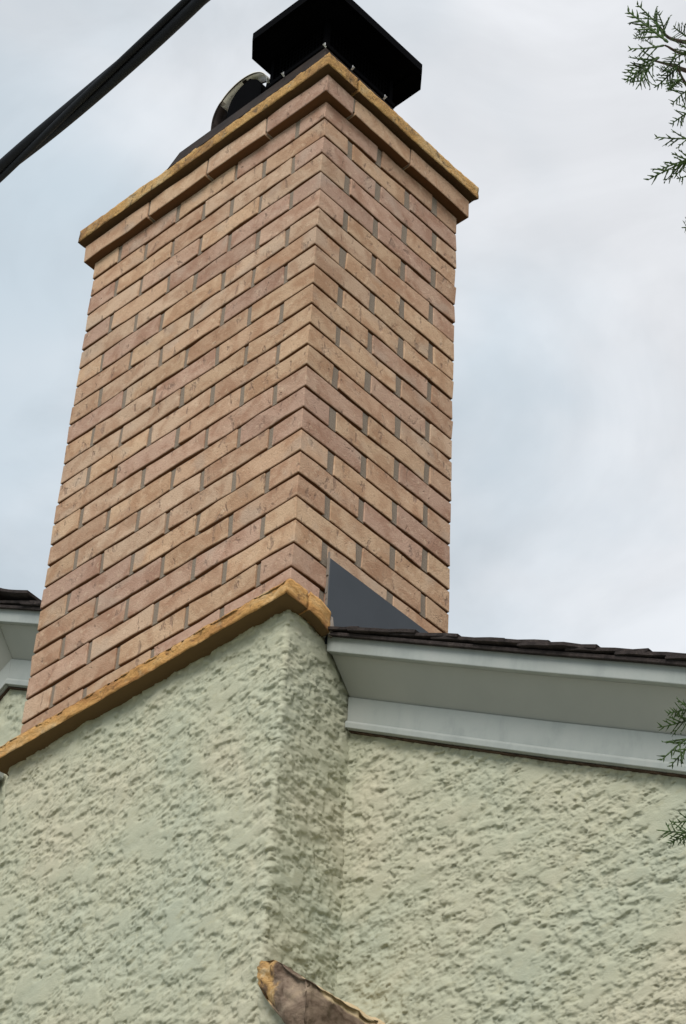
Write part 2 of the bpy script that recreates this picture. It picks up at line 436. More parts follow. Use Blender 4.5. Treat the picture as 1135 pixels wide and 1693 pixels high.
# shingles: every course shows its lifted butt at the rake; one object per end shingle, field joined
cosr = 1/math.sqrt(1+SL*SL); sinr = SL*cosr
shvar = []
def shingle_mesh(wd, seed, ln=.215):
    rr = random.Random(seed); b = MB(); nn = 5
    top, bot = [], []
    for i in range(nn+1):
        s = ln*i/nn                                   # down the slope
        lift = .0012 + .0085*(s/ln) + rr.uniform(-.001, .002)
        e = rr.uniform(-.003, .003)
        for y in (0+e, wd):
            bot.append((s, y, lift)); top.append((s, y, lift + .0065 + rr.uniform(-.0008, .0008)))
    vs = bot+top; k = len(bot); fs = []
    for i in range(nn):
        a, c_ = 2*i, 2*i+2
        fs += [(a, a+1, c_+1, c_), (k+a, k+c_, k+c_+1, k+a+1), (a, c_, k+c_, k+a), (a+1, k+a+1, k+c_+1, c_+1)]
    fs += [(0, k, k+1, 1), (2*nn, 2*nn+1, k+2*nn+1, k+2*nn)]
    b.add(vs, fs); return b.mesh('shingle')
shv = [shingle_mesh(w_, i) for i, w_ in enumerate((.25, .34, .40, .25, .34))]
shwd = [.25, .34, .40, .25, .34]
EXPO = .132
def put_shingle(me, x, y, side, parent=house, real=True):
    z = rake(-1.6088, x)
    ang = math.atan(SL)
    if side > 0: mtx = Matrix.Translation((x, y, z)) @ Matrix.Rotation(ang, 4, 'Y')
    else: mtx = Matrix.Translation((x, y, z)) @ Matrix.Scale(-1, 4, (1,0,0)) @ Matrix.Rotation(ang, 4, 'Y')
    return mtx
field = MB()
def course(x, side, y0, first=True):
    k = random.randrange(5); me = shv[k]
    jj = random.uniform(-.004, .004)
    mt_ = put_shingle(me, x, y0+jj, side)
    if first:
        o = link('shingle', me, M['shingle'], house); o.matrix_world = mt_
        o.parent = house; o.matrix_parent_inverse = Matrix.Translation(-house.location)
        o.matrix_basis = mt_
    else:
        field.add([mt_ @ v.co for v in me.vertices], [tuple(p.vertices) for p in me.polygons])
    return y0 + jj + shwd[k] + .004
x = .30
k = 0
for side, xs in ((1, np.arange(PX+.01, XR-.1, EXPO*cosr)), (-1, np.arange(PX-.01, XL+.1, -EXPO*cosr))):
    for x in xs:
        x = float(x); inch = -.86-.2 < x < .0
        y = 0.0890; first = True
        if side > 0 and -1.02 < x < .004:
            y = .52; first = False
        if side > 0 and -.16 < x < .004:      # short cut shingle against the stack
            pass
        while y < 7.0:
            y = course(x, side, y, first); first = False
me = field.mesh('shingle_field', fix=False)
o = link('shingle_field', me, M['shingle'], house); o['kind'] = 'stuff'
# the edge shingles beside the chimney, cut to meet it
for x0, ln in ((.006, .12), ):
    me = shingle_mesh(.40, 77, ln); o = link('shingle', me, M['shingle'], house)
    o.matrix_basis = put_shingle(me, x0, 0.0890, 1)
me = shingle_mesh(.40, 78, .15); o = link('shingle', me, M['shingle'], house); o.matrix_basis = put_shingle(me, -.995, 0.0890, 1)
# ridge caps
for i in range(22):
    y = .080 + i*.14 + random.uniform(-.004, .004)
    b = MB(); zt = rake(-1.594, PX) + .004
    for sgn in (1,):
        prof = []
        for q in range(-6, 7):
            s = q*.026; zz = -abs(s)*SL*.92 - .006*(1-math.exp(-abs(s)*20)); prof.append((PX+s, zz + .018*math.exp(-(s/.05)**2)*.5))
    lift0, lift1 = .012, .003
    vs = []
    for (yy, lf) in ((y, lift0), (y+.20, lift1)):
        for (xx, zz) in prof: vs.append((xx, yy, zt+zz+lf+.009))
        for (xx, zz) in prof: vs.append((xx, yy, zt+zz+lf))
    n = len(prof); fs = []
    for q in range(n-1):
        fs += [(q, q+1, 2*n+q+1, 2*n+q), (n+q, 3*n+q, 3*n+q+1, n+q+1), (q, n+q, n+q+1, q+1), (2*n+q, 2*n+q+1, 3*n+q+1, 3*n+q)]
    fs += [(0, 2*n, 3*n, n), (n-1, 2*n-1, 4*n-1, 3*n-1)]
    b.add(vs, fs); b.build('ridge_cap', M['shingle'], house)

# attic window under the left rake
b = MB(); b.box((-1.95, WY-.05, -1.405), (-1.118, WY-.012, -1.375)); b.box((-1.93, WY-.035, -1.425), (-1.135, WY-.012, -1.405))
win = b.build('window', M['trim'], house); bevel(win, .002)
b = MB()
for (xa, xb, za, zb) in ((-1.92,-1.86,-2.3,-1.426), (-1.19,-1.14,-2.3,-1.426), (-1.86,-1.19,-2.3,-2.25), (-1.56,-1.52,-2.25,-1.426)):
    b.box((xa, WY-.032, za), (xb, WY-.010, zb))
fr = b.build('frame', M['trim'], win); fr.matrix_parent_inverse = Matrix.Identity(4)
b = MB(); b.box((-1.88, WY-.016, -2.28), (-1.17, WY-.0125, -1.43)); pn = b.build('pane', M['glass'], win); pn.matrix_parent_inverse = Matrix.Identity(4)

# ------------------------------------------------------------------ chimney
ch = empty('brick_chimney', (-.42, .2, GZ))
tag(ch, 'tall tan brick chimney on a rough sage stucco base with golden stone ledges', 'chimney')

TONES = [(.455,.31,.205), (.435,.29,.195), (.41,.27,.185), (.475,.33,.22), (.40,.265,.20), (.385,.255,.195), (.425,.285,.21), (.465,.33,.235)]
brick_cache = {}
def brick_mesh(sx, sy, sz, var):
    key = (round(sx, 3), round(sy, 3), round(sz, 3), var)
    if key in brick_cache: return brick_cache[key]
    rr = random.Random(hash(key) & 0xffff)
    import bmesh
    bm = bmesh.new(); bmesh.ops.create_cube(bm, size=1)
    bmesh.ops.scale(bm, vec=(sx, sy, sz), verts=bm.verts)
    # cut long bricks once so that the arris can wander
    for ax in ((1,0,0) if sx > sy else (0,1,0),):
        L_ = max(sx, sy)
        for tpos in (-.22, .2):
            bmesh.ops.bisect_plane(bm, geom=bm.verts[:]+bm.edges[:]+bm.faces[:], plane_co=Vector(ax)*L_*tpos, plane_no=ax)
    for v in bm.verts:
        v.co += Vector((rr.uniform(-.0016,.0016), rr.uniform(-.0016,.0016), rr.uniform(-.0017,.0017)))
    bmesh.ops.bevel(bm, geom=[e for e in bm.edges if e.calc_face_angle(0) > .6], offset=.0015, segments=1, affect='EDGES')
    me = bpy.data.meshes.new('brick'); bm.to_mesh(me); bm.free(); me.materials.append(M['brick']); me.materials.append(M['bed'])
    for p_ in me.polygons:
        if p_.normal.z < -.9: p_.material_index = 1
    brick_cache[key] = me; return me
def brick(x0, x1, y0, y1, z0, z1, tone=None):
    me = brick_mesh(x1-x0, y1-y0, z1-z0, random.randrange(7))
    o = bpy.data.objects.new('brick', me); COL.objects.link(o)
    o.parent = ch; o.matrix_parent_inverse = Matrix.Translation(-ch.location)
    j = lambda a: random.uniform(-a, a)
    o.location = ((x0+x1)/2 + j(.0009), (y0+y1)/2 + j(.0009), (z0+z1)/2 + j(.0008))
    o.rotation_euler = (j(.004), j(.003), j(.004))
    tt = random.choice(TONES) if tone is None else tone; k = random.uniform(.97, 1.14)
    o.color = (tt[0]*k, tt[1]*k, tt[2]*k, 1)
    return o
JB = .0072                       # bed joint
class HJ:                        # mortar of each head joint, nearly flush
    cube = None
    def box(s, lo, hi):
        if HJ.cube is None:
            q = MB(); q.box((-.5,-.5,-.5), (.5,.5,.5)); HJ.cube = q.mesh('mortar_joint'); HJ.cube.materials.append(M['mortar'])
        o = bpy.data.objects.new('mortar_joint', HJ.cube); COL.objects.link(o); o.parent = ch
        o.matrix_parent_inverse = Matrix.Translation(-ch.location)
        rr = random.uniform(-.0012, .0012)
        o.location = [(lo[k]+hi[k])/2 + (rr if k < 2 else 0) for k in range(3)]; o.scale = [hi[k]-lo[k] for k in range(3)]
headj = HJ()
hidden = MB()
def row(i, off=0.0, z0=None, z1=None, flip=False, real=True):
    zb = -(i+1)*H + JB/2 if z0 is None else z0
    zt = -i*H - JB/2 if z1 is None else z1
    even = (i % 2 == 0) != flip
    J = .0195; S = .193; HD = .0865; o = off
    jt = lambda: random.uniform(-.003, .003)
    mz = .012 if off else 0
    xl = -WA - o; xr = o; yf_ = -o; yb = WB + o
    # front, from the near corner to the left
    if off: J = .006; S = .2065; HD = .100
    JF = .0135 if not off else J; SF = S + (J-JF); HF = HD + (J-JF)
    cuts = []
    if even: cuts = [(xr-S-o*.0, S)]
    x = xr
    segs = []
    first = True
    if even: lens = [SF, SF, SF, 9]
    else: lens = [HF, SF, SF, SF, 9]
    for ln in lens:
        ln = ln + (jt() if ln < 1 else 0)
        a = max(x-ln, xl)
        if x - a < .03: break
        if a - xl < .035: a = xl
        segs.append((a, x)); x = a - JF
        if a <= xl: break
    for q, (a, c_) in enumerate(segs):
        yy = yf_
        if q == 0:  # corner
            d = HD if even else S
        elif a <= xl+.001: d = S if (c_-a) < .15 else HD
        else: d = HD
        brick(a, c_, yy, yy+d, zb, zt)
        if q: headj.box((c_-.002, yf_+.0030, zb+mz-.0005), (c_+JF+.002, yf_+.03, zt+.0005))
    # right, from near corner backwards
    y = yf_ + (HD if even else S) + J
    headj.box((xr-.03, y-J-.002, zb+mz-.0005), (xr-.0030, y+.002, zt+.0005))
    while y < yb-.03:
        c_ = y + S + jt()
        if yb - c_ < .035: c_ = yb
        c_ = min(c_, yb)
        full = c_ >= yb
        brick(xr-(HD if not (full and (c_-y) < .15) else S), xr, y, c_, zb, zt)
        if c_ < yb: headj.box((xr-.03, c_-.002, zb+mz-.0005), (xr-.0030, c_+J+.002, zt+.0005))
        y = c_ + J
    # left and rear faces (never seen): joined
    y = yf_ + .215
    while y < yb-.02:
        c_ = min(y+S, yb); hidden.box((xl, y, zb), (xl+HD, c_, zt)); y = c_+J
    x = xl + HD + J
    while x < xr-.23:
        c_ = min(x+S, xr-.215); hidden.box((x, yb-HD, zb), (c_, yb, zt)); x = c_+J
for i in range(-1, 24):
    if i == 23: row(i, z0=-1.600)
    elif i == -1: row(i, z0=.0047, z1=.0660)
    else: row(i)
row(-2, off=.022, z0=.0712, z1=.1335)
# mortar core behind the brick faces
b = MB(); e = .0085
b.box((-WA+e, e, -1.60), (-e, WB-e, .068))
b.box((-WA-.022+e, -.022+e, .0745), (.022-e, WB+.022-e, .1435))
core = b.build('mortar', M['mortar'], ch)
hb = hidden.build('rear_brickwork', M['brick'], ch); hb['kind'] = 'stuff'; hb.color = (.5,.36,.25,1)

# rock-faced stone strips
def stone(name, m, lo, hi, faces, amp=.006, step=.008, mitre=None, seed=0, bev=.006, top_in=0.0, lowf=.9, under=False):
    """a block whose surface is broken rock; verts displaced by 3D noise, mitre=callable trims the ends"""
    import bmesh
    from mathutils import noise as mn
    bm = bmesh.new()
    L_ = [hi[k]-lo[k] for k in range(3)]
    N = [max(2, int(L_[k]/step)) for k in range(3)]
    vid = {}
    def V(i, j, k):
        if (i, j, k) not in vid:
            vid[(i, j, k)] = bm.verts.new((lo[0]+L_[0]*i/N[0], lo[1]+L_[1]*j/N[1], lo[2]+L_[2]*k/N[2]))
        return vid[(i, j, k)]
    for i in range(N[0]):
        for j in range(N[1]):
            for k in (0, N[2]): bm.faces.new((V(i,j,k), V(i+1,j,k), V(i+1,j+1,k), V(i,j+1,k)))
    for i in range(N[0]):
        for k in range(N[2]):
            for j in (0, N[1]): bm.faces.new((V(i,j,k), V(i+1,j,k), V(i+1,j,k+1), V(i,j,k+1)))
    for j in range(N[1]):
        for k in range(N[2]):
            for i in (0, N[0]): bm.faces.new((V(i,j,k), V(i,j+1,k), V(i,j+1,k+1), V(i,j,k+1)))
    bmesh.ops.recalc_face_normals(bm, faces=bm.faces); bm.normal_update()
    for (i, j, k), v in vid.items():
        p = v.co.copy()
        # round the arrises
        d = [min(p[a]-lo[a], hi[a]-p[a]) for a in range(3)]
        nearz = max(0, 1-d[2]/bev)
        q = p + Vector((seed*3.1, seed*1.7, seed*.9))
        f1 = mn.noise(q*14)*lowf + mn.noise(q*34)*.6 + mn.noise(q*80)*.45
        f2 = mn.cell(q*22)*.35
        disp = amp*(f1*.9 + f2 - .2)
        v.co = p + v.normal*disp - v.normal*nearz*bev*.45
        v.co.z = p.z + (v.co.z-p.z)*.6
        if top_in and p.z > hi[2]-bev*2: pass
    if mitre:
        for (i, j, k), v in vid.items():
            v.co = mitre(v.co, i/N[0], j/N[1], k/N[2])
    me = bpy.data.meshes.new(name); bm.to_mesh(me); bm.free()
    me.polygons.foreach_set('use_smooth', [True]*len(me.polygons))
    o = link(name, me, m, ch)
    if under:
        me.materials.append(M['olive'] if m is M['stone'] else M['under_shade'])
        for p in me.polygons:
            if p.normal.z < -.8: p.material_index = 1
    return o

# coping: four stones, butted with thin joints
c = .040; zc0, zc1 = .1445, .1915
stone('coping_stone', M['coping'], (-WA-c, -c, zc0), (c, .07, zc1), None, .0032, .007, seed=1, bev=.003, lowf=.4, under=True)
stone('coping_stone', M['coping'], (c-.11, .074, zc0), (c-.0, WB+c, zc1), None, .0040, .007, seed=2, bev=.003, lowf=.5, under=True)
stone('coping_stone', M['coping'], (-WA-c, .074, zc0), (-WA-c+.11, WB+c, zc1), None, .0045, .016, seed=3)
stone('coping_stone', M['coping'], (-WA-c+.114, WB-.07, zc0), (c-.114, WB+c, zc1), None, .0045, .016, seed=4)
# sloping crown and the black chase pan the flues stand in
b = MB()
b.add([(-WA-.01,-.01,.183),(.012,-.01,.183),(.012,WB+.01,.183),(-WA-.01,WB+.01,.183),
       (-.60,.10,.205),(-.10,.10,.205),(-.10,.35,.205),(-.60,.35,.205)],
      [(0,3,2,1),(4,5,6,7),(0,1,5,4),(1,2,6,5),(2,3,7,6),(3,0,4,7)])
b.build('crown', M['mortar'], ch)
b = MB()
b.add([(-.545,-.040,.186),(.026,-.040,.186),(.026,.245,.186),(-.545,.245,.186),
       (-.515,-.027,.248),(.012,-.027,.248),(.012,.232,.248),(-.515,.232,.248)],
      [(0,3,2,1),(4,5,6,7),(0,1,5,4),(1,2,6,5),(2,3,7,6),(3,0,4,7)])
bevel(b.build('chase_pan', M['rustblack'], ch), .003, 2)

# ledge stones under the brickwork
def sill_m(p, a, b_, c_):
    if b_ < .25 and c_ > .8: p.z -= .012*(1-b_/.25)
    return p
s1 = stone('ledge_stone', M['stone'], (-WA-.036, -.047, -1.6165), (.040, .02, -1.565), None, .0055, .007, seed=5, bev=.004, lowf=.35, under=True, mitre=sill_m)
def ret_m(p, a, b_, c_):
    if a > .6: p.x -= .012*b_*b_; p.z -= .01*b_*(1 if c_ < .3 else 0)
    return p
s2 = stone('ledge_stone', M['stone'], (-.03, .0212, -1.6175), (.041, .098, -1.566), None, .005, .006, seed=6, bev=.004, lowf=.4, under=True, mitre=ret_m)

# stucco base: strip wrapped round front, near corner and return
def wrap(name, path_pts, z_top, z_bot, nz, step, uoff=0.0, rc=.010):
    """path_pts: plan polyline (left back -> front left -> front right -> back right), rounded corners"""
    us, xs, ys, nxs, nys = [], [], [], [], []; u_c = []
    pts = [Vector((p[0], p[1])) for p in path_pts]
    u = uoff
    seg = []
    for i in range(len(pts)-1):
        a, c_ = pts[i], pts[i+1]; d = (c_-a).normalized()
        a2 = a + d*rc if i > 0 else a; c2 = c_ - d*rc if i < len(pts)-2 else c_
        n_ = Vector((d.y, -d.x)); L_ = (c2-a2).length; k = max(2, int(L_/step))
        for q in range(k+1):
            if q == 0 and i > 0: continue
            p = a2 + d*L_*q/k
            us.append(u+L_*q/k); xs.append(p.x); ys.append(p.y); nxs.append(n_.x); nys.append(n_.y)
        u += L_
        if i < len(pts)-2:
            u_c.append(u + rc*.78)
            d2 = (pts[i+2]-c_).normalized(); n2_ = Vector((d2.y, -d2.x)); cen = c_ - d*rc + (-n_)*rc
            for q in range(1, 5):
                t_ = q/5; nn = (n_*(math.cos(t_*math.pi/2)) + n2_*math.sin(t_*math.pi/2)).normalized()
                p = cen + nn*rc
                us.append(u+t_*rc*1.57); xs.append(p.x); ys.append(p.y); nxs.append(nn.x); nys.append(nn.y)
            u += rc*1.57
            us.append(u); p = cen + n2_*rc; xs.append(p.x); ys.append(p.y); nxs.append(n2_.x); nys.append(n2_.y)
    us, xs, ys, nxs, nys = map(np.array, (us, xs, ys, nxs, nys))
    T = np.linspace(0, 1, nz)[:, None]
    zt = z_top(xs, ys)[None, :]; Z = zt*(1-T) + z_bot*T
    U = us[None, :].repeat(nz, 0)
    crn = np.exp(-np.abs(np.abs(U - (u_c[0] if len(u_c) < 2 else u_c[1])))/.022)
    hgt = relief(U, Z)*(1+.25*crn) - .003 + crn*.007*(fbm(U/.022+9, Z/.021, 4, .6)-.5)
    X = xs[None, :] + nxs[None, :]*hgt; Y = ys[None, :] + nys[None, :]*hgt
    return grid_mesh(name, np.stack([X, Y, Z - .6*hgt], -1)[::-1])
bx0, bx1, by = -.852, .008, -.008
me = wrap('stucco_base', [(bx0, .21), (bx0, by), (bx1, by), (bx1, .21)], lambda x, y: 0*x - 1.606, -3.3, 570, .0029)
link('stucco_base', me, M['stucco'], ch)
# shoulder: the base widens to the right below a sloping stone
sx1 = .142
me = wrap('stucco_shoulder', [(.0, by), (sx1, by), (sx1, .21)], lambda x, y: np.where(y > .02, -2.655, -2.50 - 1.22*np.clip(x-.008, 0, .14)), -3.3, 300, .0029, uoff=1.09+.86, rc=.008)
link('stucco_shoulder', me, M['stucco'], ch)
b = MB(); b.box((bx0+.004, by+.004, GZ), (bx1-.004, WY+.02, -1.602)); b.box((0, by+.004, GZ), (sx1-.004, WY+.02, -2.70))
b.box((bx0-.003, by-.003, GZ), (sx1+.003, WY+.02, -3.3))
b.build('stucco_core', M['stucco'], ch)
# shoulder stone
def sh_m(p, a, b_, c_):
    x = .012 + (p.x-.012)
    f = (x-.012)/.14
    p.z = p.z - .115*f - .030*f*(1-c_)
    p.z -= .05*max(0, b_-.3)*(1-c_)*f
    p.x -= .008*(1-b_)*f
    p.z += (-.020*c_ + .012*(1-c_))*max(0, 1-a/.25)*max(0, 1-b_/.3)
    return p
ss = stone('shoulder_stone', M['greystone'], (.030, -.036, -2.552), (.165, .205, -2.452), None, .013, .0055, seed=9, bev=.026, lowf=1.5, mitre=sh_m)
at = ss.data.attributes.new('ochre', 'FLOAT', 'POINT'); at2 = ss.data.attributes.new('pale', 'FLOAT', 'POINT')
va, vp = [], []
for v in ss.data.vertices:
    va.append(max(0, min(1, 1-(v.co.y+.045)/.06))*max(0, min(1, 1.35-(v.co.x-.03)/.07)))
    top = -2.47 - .115*(v.co.x-.012)/.14
    vp.append(max(0, min(1, 1-(top-v.co.z)/.022))*max(0, min(1, (v.co.y+.02)/.05)))
at.data.foreach_set('value', va); at2.data.foreach_set('value', vp)

# flashing on the right face and its sealant
b = MB(); b.box((.0042, .106, -1.64), (.0075, .5045, -1.3975))
fl = b.build('flashing', M['flash'], ch); bevel(fl, .0008)
b = MB()
for i in range(16):
    z = -1.38 - i*.0165; b.box((.0015, .1035+random.uniform(-.0015,.001), z-.018), (.0060+random.uniform(0,.001), .1065, z))
b.build('sealant', M['seal'], ch)
b = MB(); b.tube([(.02,.105,-1.575),(.022,.103,-1.60),(.03,.101,-1.63)], [.006,.009,.007], 7); b.build('sealant', M['seal'], ch, True)

# ------------------------------------------------------------------ chimney cap (square, black)
cap = empty('chimney_cap', (-.08, .1, .25))
tag(cap, 'large black steel chimney cap with clipped corners over the near end of the chimney top', 'chimney cap')
lx0, lx1, ly0, ly1, lz = -.226, .084, -.104, .300, .368
k = .042
def lidprof(g): return [(lx0+k-g*.4,ly0-g),(lx1-k+g*.4,ly0-g),(lx1+g,ly0+k-g*.4),(lx1+g,ly1-k+g*.4),(lx1-k+g*.4,ly1+g),(lx0+k-g*.4,ly1+g),(lx0-g,ly1-k+g*.4),(lx0-g,ly0+k-g*.4)]
b = MB(); lp = lidprof(0); ip = lidprof(-.02)
n = 8
rim0 = [(x_, y_, lz) for x_, y_ in lp]; rim1 = [(x_, y_, lz+.030) for x_, y_ in lp]
ins = [(x_, y_, lz+.006) for x_, y_ in ip]; peak = [(-.078,.06,lz+.085), (-.078,.146,lz+.085)]
vs = rim0+rim1+ins+[peak[0], peak[1]]
fs = [(i,(i+1)%n,n+(i+1)%n,n+i) for i in range(n)] + [(i,2*n+i,2*n+(i+1)%n,(i+1)%n) for i in range(n)]
fs += [tuple(2*n+i for i in range(n))[::-1]]
A_, B_ = 3*n, 3*n+1
fs += [(n+0,n+1,A_),(n+1,n+2,A_),(n+2,n+3,B_,A_),(n+3,n+4,B_),(n+4,n+5,B_),(n+5,n+6,B_),(n+6,n+7,A_,B_),(n+7,n+0,A_)]
b.add(vs, fs); lid = b.build('lid', M['black'], cap)
for y_ in (ly0+.05, ly1-.05):
    b = MB(); b.box((lx0+.03, y_-.002, lz-.001), (lx1-.03, y_+.002, lz+.005)); b.build('lid_seam', M['black'], cap)
cx0, cx1, cy0, cy1 = -.185, .004, -.018, .222
b = MB()
def bars(p0, p1, nb):
    for i in range(nb+1):
        t_ = i/nb; x_ = p0[0]+(p1[0]-p0[0])*t_; y_ = p0[1]+(p1[1]-p0[1])*t_
        b.tube([(x_, y_, .262), (x_, y_, lz+.005)], .0016, 4, False)
bars((cx0,cy0),(cx1,cy0),16); bars((cx1,cy0),(cx1,cy1),20); bars((cx1,cy1),(cx0,cy1),16); bars((cx0,cy1),(cx0,cy0),20)
for z_ in np.arange(.275, lz, .016):
    for p0, p1 in (((cx0,cy0),(cx1,cy0)),((cx1,cy0),(cx1,cy1)),((cx1,cy1),(cx0,cy1)),((cx0,cy1),(cx0,cy0))):
        b.tube([(p0[0],p0[1],z_),(p1[0],p1[1],z_)], .0016, 4, False)
ms_ = b.build('mesh_screen', M['black'], cap)
for (x_, y_) in ((cx0,cy0),(cx1,cy0),(cx1,cy1),(cx0,cy1)):
    b = MB(); b.box((x_-.006,y_-.006,.25),(x_+.006,y_+.006,lz+.004)); b.build('corner_post', M['black'], cap)
b = MB(); b.box((cx0-.014, cy0-.012, .2485), (cx1+.012, cy1+.012, .266)); bevel(b.build('base_flange', M['black'], cap), .002)
b = MB(); b.box((cx0+.02, cy0+.02, .268), (cx1-.02, cy1-.02, .360)); bevel(b.build('flue_liner', M['black'], cap), .004)
for (x_, y_) in ((.0185,-.0325), (-.125,-.0345), (.0195,.062), (.0195,.185)):
    b = MB(); sgn = (1, 0) if x_ > 0 and y_ > 0 else (0, -1)
    b.tube([(x_, y_, .236), (x_+sgn[0]*.010, y_+sgn[1]*.010, .240)], .0026, 6)
    b.tube([(x_+sgn[0]*.004, y_+sgn[1]*.004, .236), (x_+sgn[0]*.004, y_+sgn[1]*.004, .250)], .0016, 5)
    b.build('screw', M['screw'], cap)

# ------------------------------------------------------------------ second flue: barrel hood
HC = Vector((-.329, 0, .330))           # centre line of the barrel (x, z); axis runs along y
hood = empty('flue_hood', (-.29, .1, .25))
tag(hood, 'curved flue hood with pale metal band over a black barrel, left of the cap', 'flue hood')
def arc_strip(b, rad, y0, y1, a0, a1, th, n=36):
    vs = []
    for i in range(n+1):
        a = a0+(a1-a0)*i/n
        for (r_, y_) in ((rad, y0), (rad, y1), (rad+th, y1), (rad+th, y0)):
            vs.append((HC.x+r_*math.cos(a), y_, HC.z+r_*math.sin(a)))
    fs = [(0,1,2,3), (4*n,4*n+3,4*n+2,4*n+1)]
    for i in range(n):
        for j in range(4): fs.append((4*i+j, 4*i+(j+1)%4, 4*(i+1)+(j+1)%4, 4*(i+1)+j))
    b.add(vs, fs)
HY = .0; BW = .044
b = MB(); arc_strip(b, .100, HY, HY+BW, R(0), R(143), .0016); b.build('band', M['galv'], hood, True)
b = MB(); arc_strip(b, .100, HY, HY+BW, R(143.3), R(180), .0016); b.build('band_shaded_end', M['rustblack'], hood, True)  # left stretch of the same band, its shading given as a dark material
for yb_ in (HY+.001, HY+BW-.004):
    b = MB(); arc_strip(b, .0992, yb_, yb_+.003, R(0), R(180), .0012); b.build('band_rim', M['rustblack'], hood, True)
b = MB(); b.box((HC.x-.004, HY+.006, HC.z+.0955), (HC.x+.008, HY+.020, HC.z+.0998)); b.build('rivet_plate', M['rustblack'], hood)
b = MB(); b.box((HC.x+.013, HY+.012, HC.z+.094), (HC.x+.020, HY+.032, HC.z+.0993)); b.build('rivet_plate', M['rustblack'], hood)
def ell(y_, f=1.0):
    top = [(HC.x+.012+.062*f*math.cos(R(a)), y_, HC.z-.002+.084*f*math.sin(R(a))) for a in range(0, 181, 10)]
    return top + [(HC.x+.012-.063*f, y_, .262), (HC.x+.008-.080*f, y_, .236), (HC.x+.008+.080*f, y_, .236), (HC.x+.012+.063*f, y_, .262)]
b = MB(); e0, e1, e2 = ell(.006), ell(.20), ell(.23, .8); n = len(e0)
b.add(e0+e1+e2, [tuple(range(n)), tuple(range(2*n, 3*n))[::-1]] + [(r_*n+q, r_*n+(q+1)%n, (r_+1)*n+(q+1)%n, (r_+1)*n+q) for r_ in (0,1) for q in range(n)])
b.build('barrel', M['black'], hood)
b = MB(); b.tube([(HC.x, HY+.12, .24), (HC.x, HY+.12, .262)], .092, 24); b.build('collar', M['rustblack'], hood)
b = MB()
for s_ in (-1, 1):
    xx = HC.x + s_*.0998; b.box((min(xx, xx+s_*.002)-.0005, HY+.0, .236), (max(xx, xx+s_*.002)+.0005, HY+BW, HC.z-.0005))
b.build('strap', M['rustblack'], hood)

# ------------------------------------------------------------------ overhead cable
A0 = Vector((.7574, -1.3974, -2.0859)); A1 = Vector((1.3761, -1.5622, -2.3754)); D = (A1-A0)
cable = empty('overhead_cable', A0)
tag(cable, 'thick black twisted overhead cable crossing the sky left of the chimney', 'cable')
def cpt(s): return A0 + D*s + Vector((0, 0, .012*(s-.5)**2))
Dn = D.normalized(); U_ = Dn.cross(Vector((0,0,1))).normalized(); W_ = U_.cross(Dn).normalized()
for (ph, rad, off, nm) in ((0, .0088, .0062, 'insulated_core'), (2.1, .0082, .0064, 'insulated_core'), (4.2, .0052, .0082, 'messenger_wire')):
    pts = []
    for i in range(0, 2600):
        s = -4.0 + i*.01
        if s > 9: break
        a = ph + s*2.6 + .12*math.sin(s*5)
        pts.append(cpt(s) + (U_*math.cos(a) + W_*math.sin(a))*off)
    b = MB(); b.tube(pts, rad, 12); b.build(nm, M['cable'], cable, True)
SPR=[
([2.2189, -1.7559, -3.3897], [2.2029, -1.7853, -3.3612]) ,
([2.194, -1.7228, -3.3264], [2.2052, -1.7406, -3.3229]) ,
([2.202, -1.7471, -3.3482], [2.1869, -1.7561, -3.3516]) ,
([2.194, -1.7255, -3.3415], [2.1648, -1.7333, -3.3349]) ,
([2.2089, -1.7554, -3.4005], [2.1911, -1.7769, -3.4186]) ,
([2.1726, -1.7102, -3.3326], [2.147, -1.715, -3.3444]) ,
([2.1725, -1.7156, -3.3404], [2.1612, -1.719, -3.3684]) ,
([2.2018, -1.72, -3.3728], [2.1755, -1.7159, -3.3757]) ,
([2.2094, -1.7254, -3.399], [2.19, -1.7155, -3.3913]) ,
([2.1822, -1.6749, -3.3412], [2.1737, -1.6877, -3.3605]) ,
([2.2146, -1.7173, -3.4331], [2.1931, -1.7213, -3.4379]) ,
([2.1647, -1.6448, -3.3632], [2.1399, -1.6655, -3.3667]) ,
([2.1867, -1.6806, -3.4409], [2.1635, -1.6973, -3.4442]) ,
([2.1897, -1.6865, -3.4647], [2.179, -1.6958, -3.4778]) ,
([2.1513, -1.633, -3.4564], [2.1405, -1.6386, -3.4578]) ,
([1.9811, -1.4324, -3.7666], [1.9579, -1.4534, -3.7791]) ,
([1.9854, -1.4378, -3.7607], [1.9668, -1.4502, -3.7639]) ,
([1.9732, -1.4224, -3.7717], [1.952, -1.4435, -3.7965]) ,
([1.9417, -1.3774, -3.7353], [1.9151, -1.3787, -3.7502]) ,
([1.9268, -1.3613, -3.8032], [1.9142, -1.3788, -3.8148]) ,
([1.9021, -1.3287, -3.7879], [1.873, -1.3308, -3.7842]) ,
([2.2196, -1.7469, -3.3972], [2.2078, -1.7468, -3.4108]) ,
([2.1975, -1.7038, -3.3433], [2.1733, -1.7011, -3.3447]) ,
([2.2009, -1.7016, -3.3108], [2.1965, -1.715, -3.3082]) ,
([2.2073, -1.6987, -3.326], [2.1913, -1.6984, -3.3244]) ,
([2.2127, -1.7542, -3.3681], [2.2101, -1.778, -3.3503]) ,
]
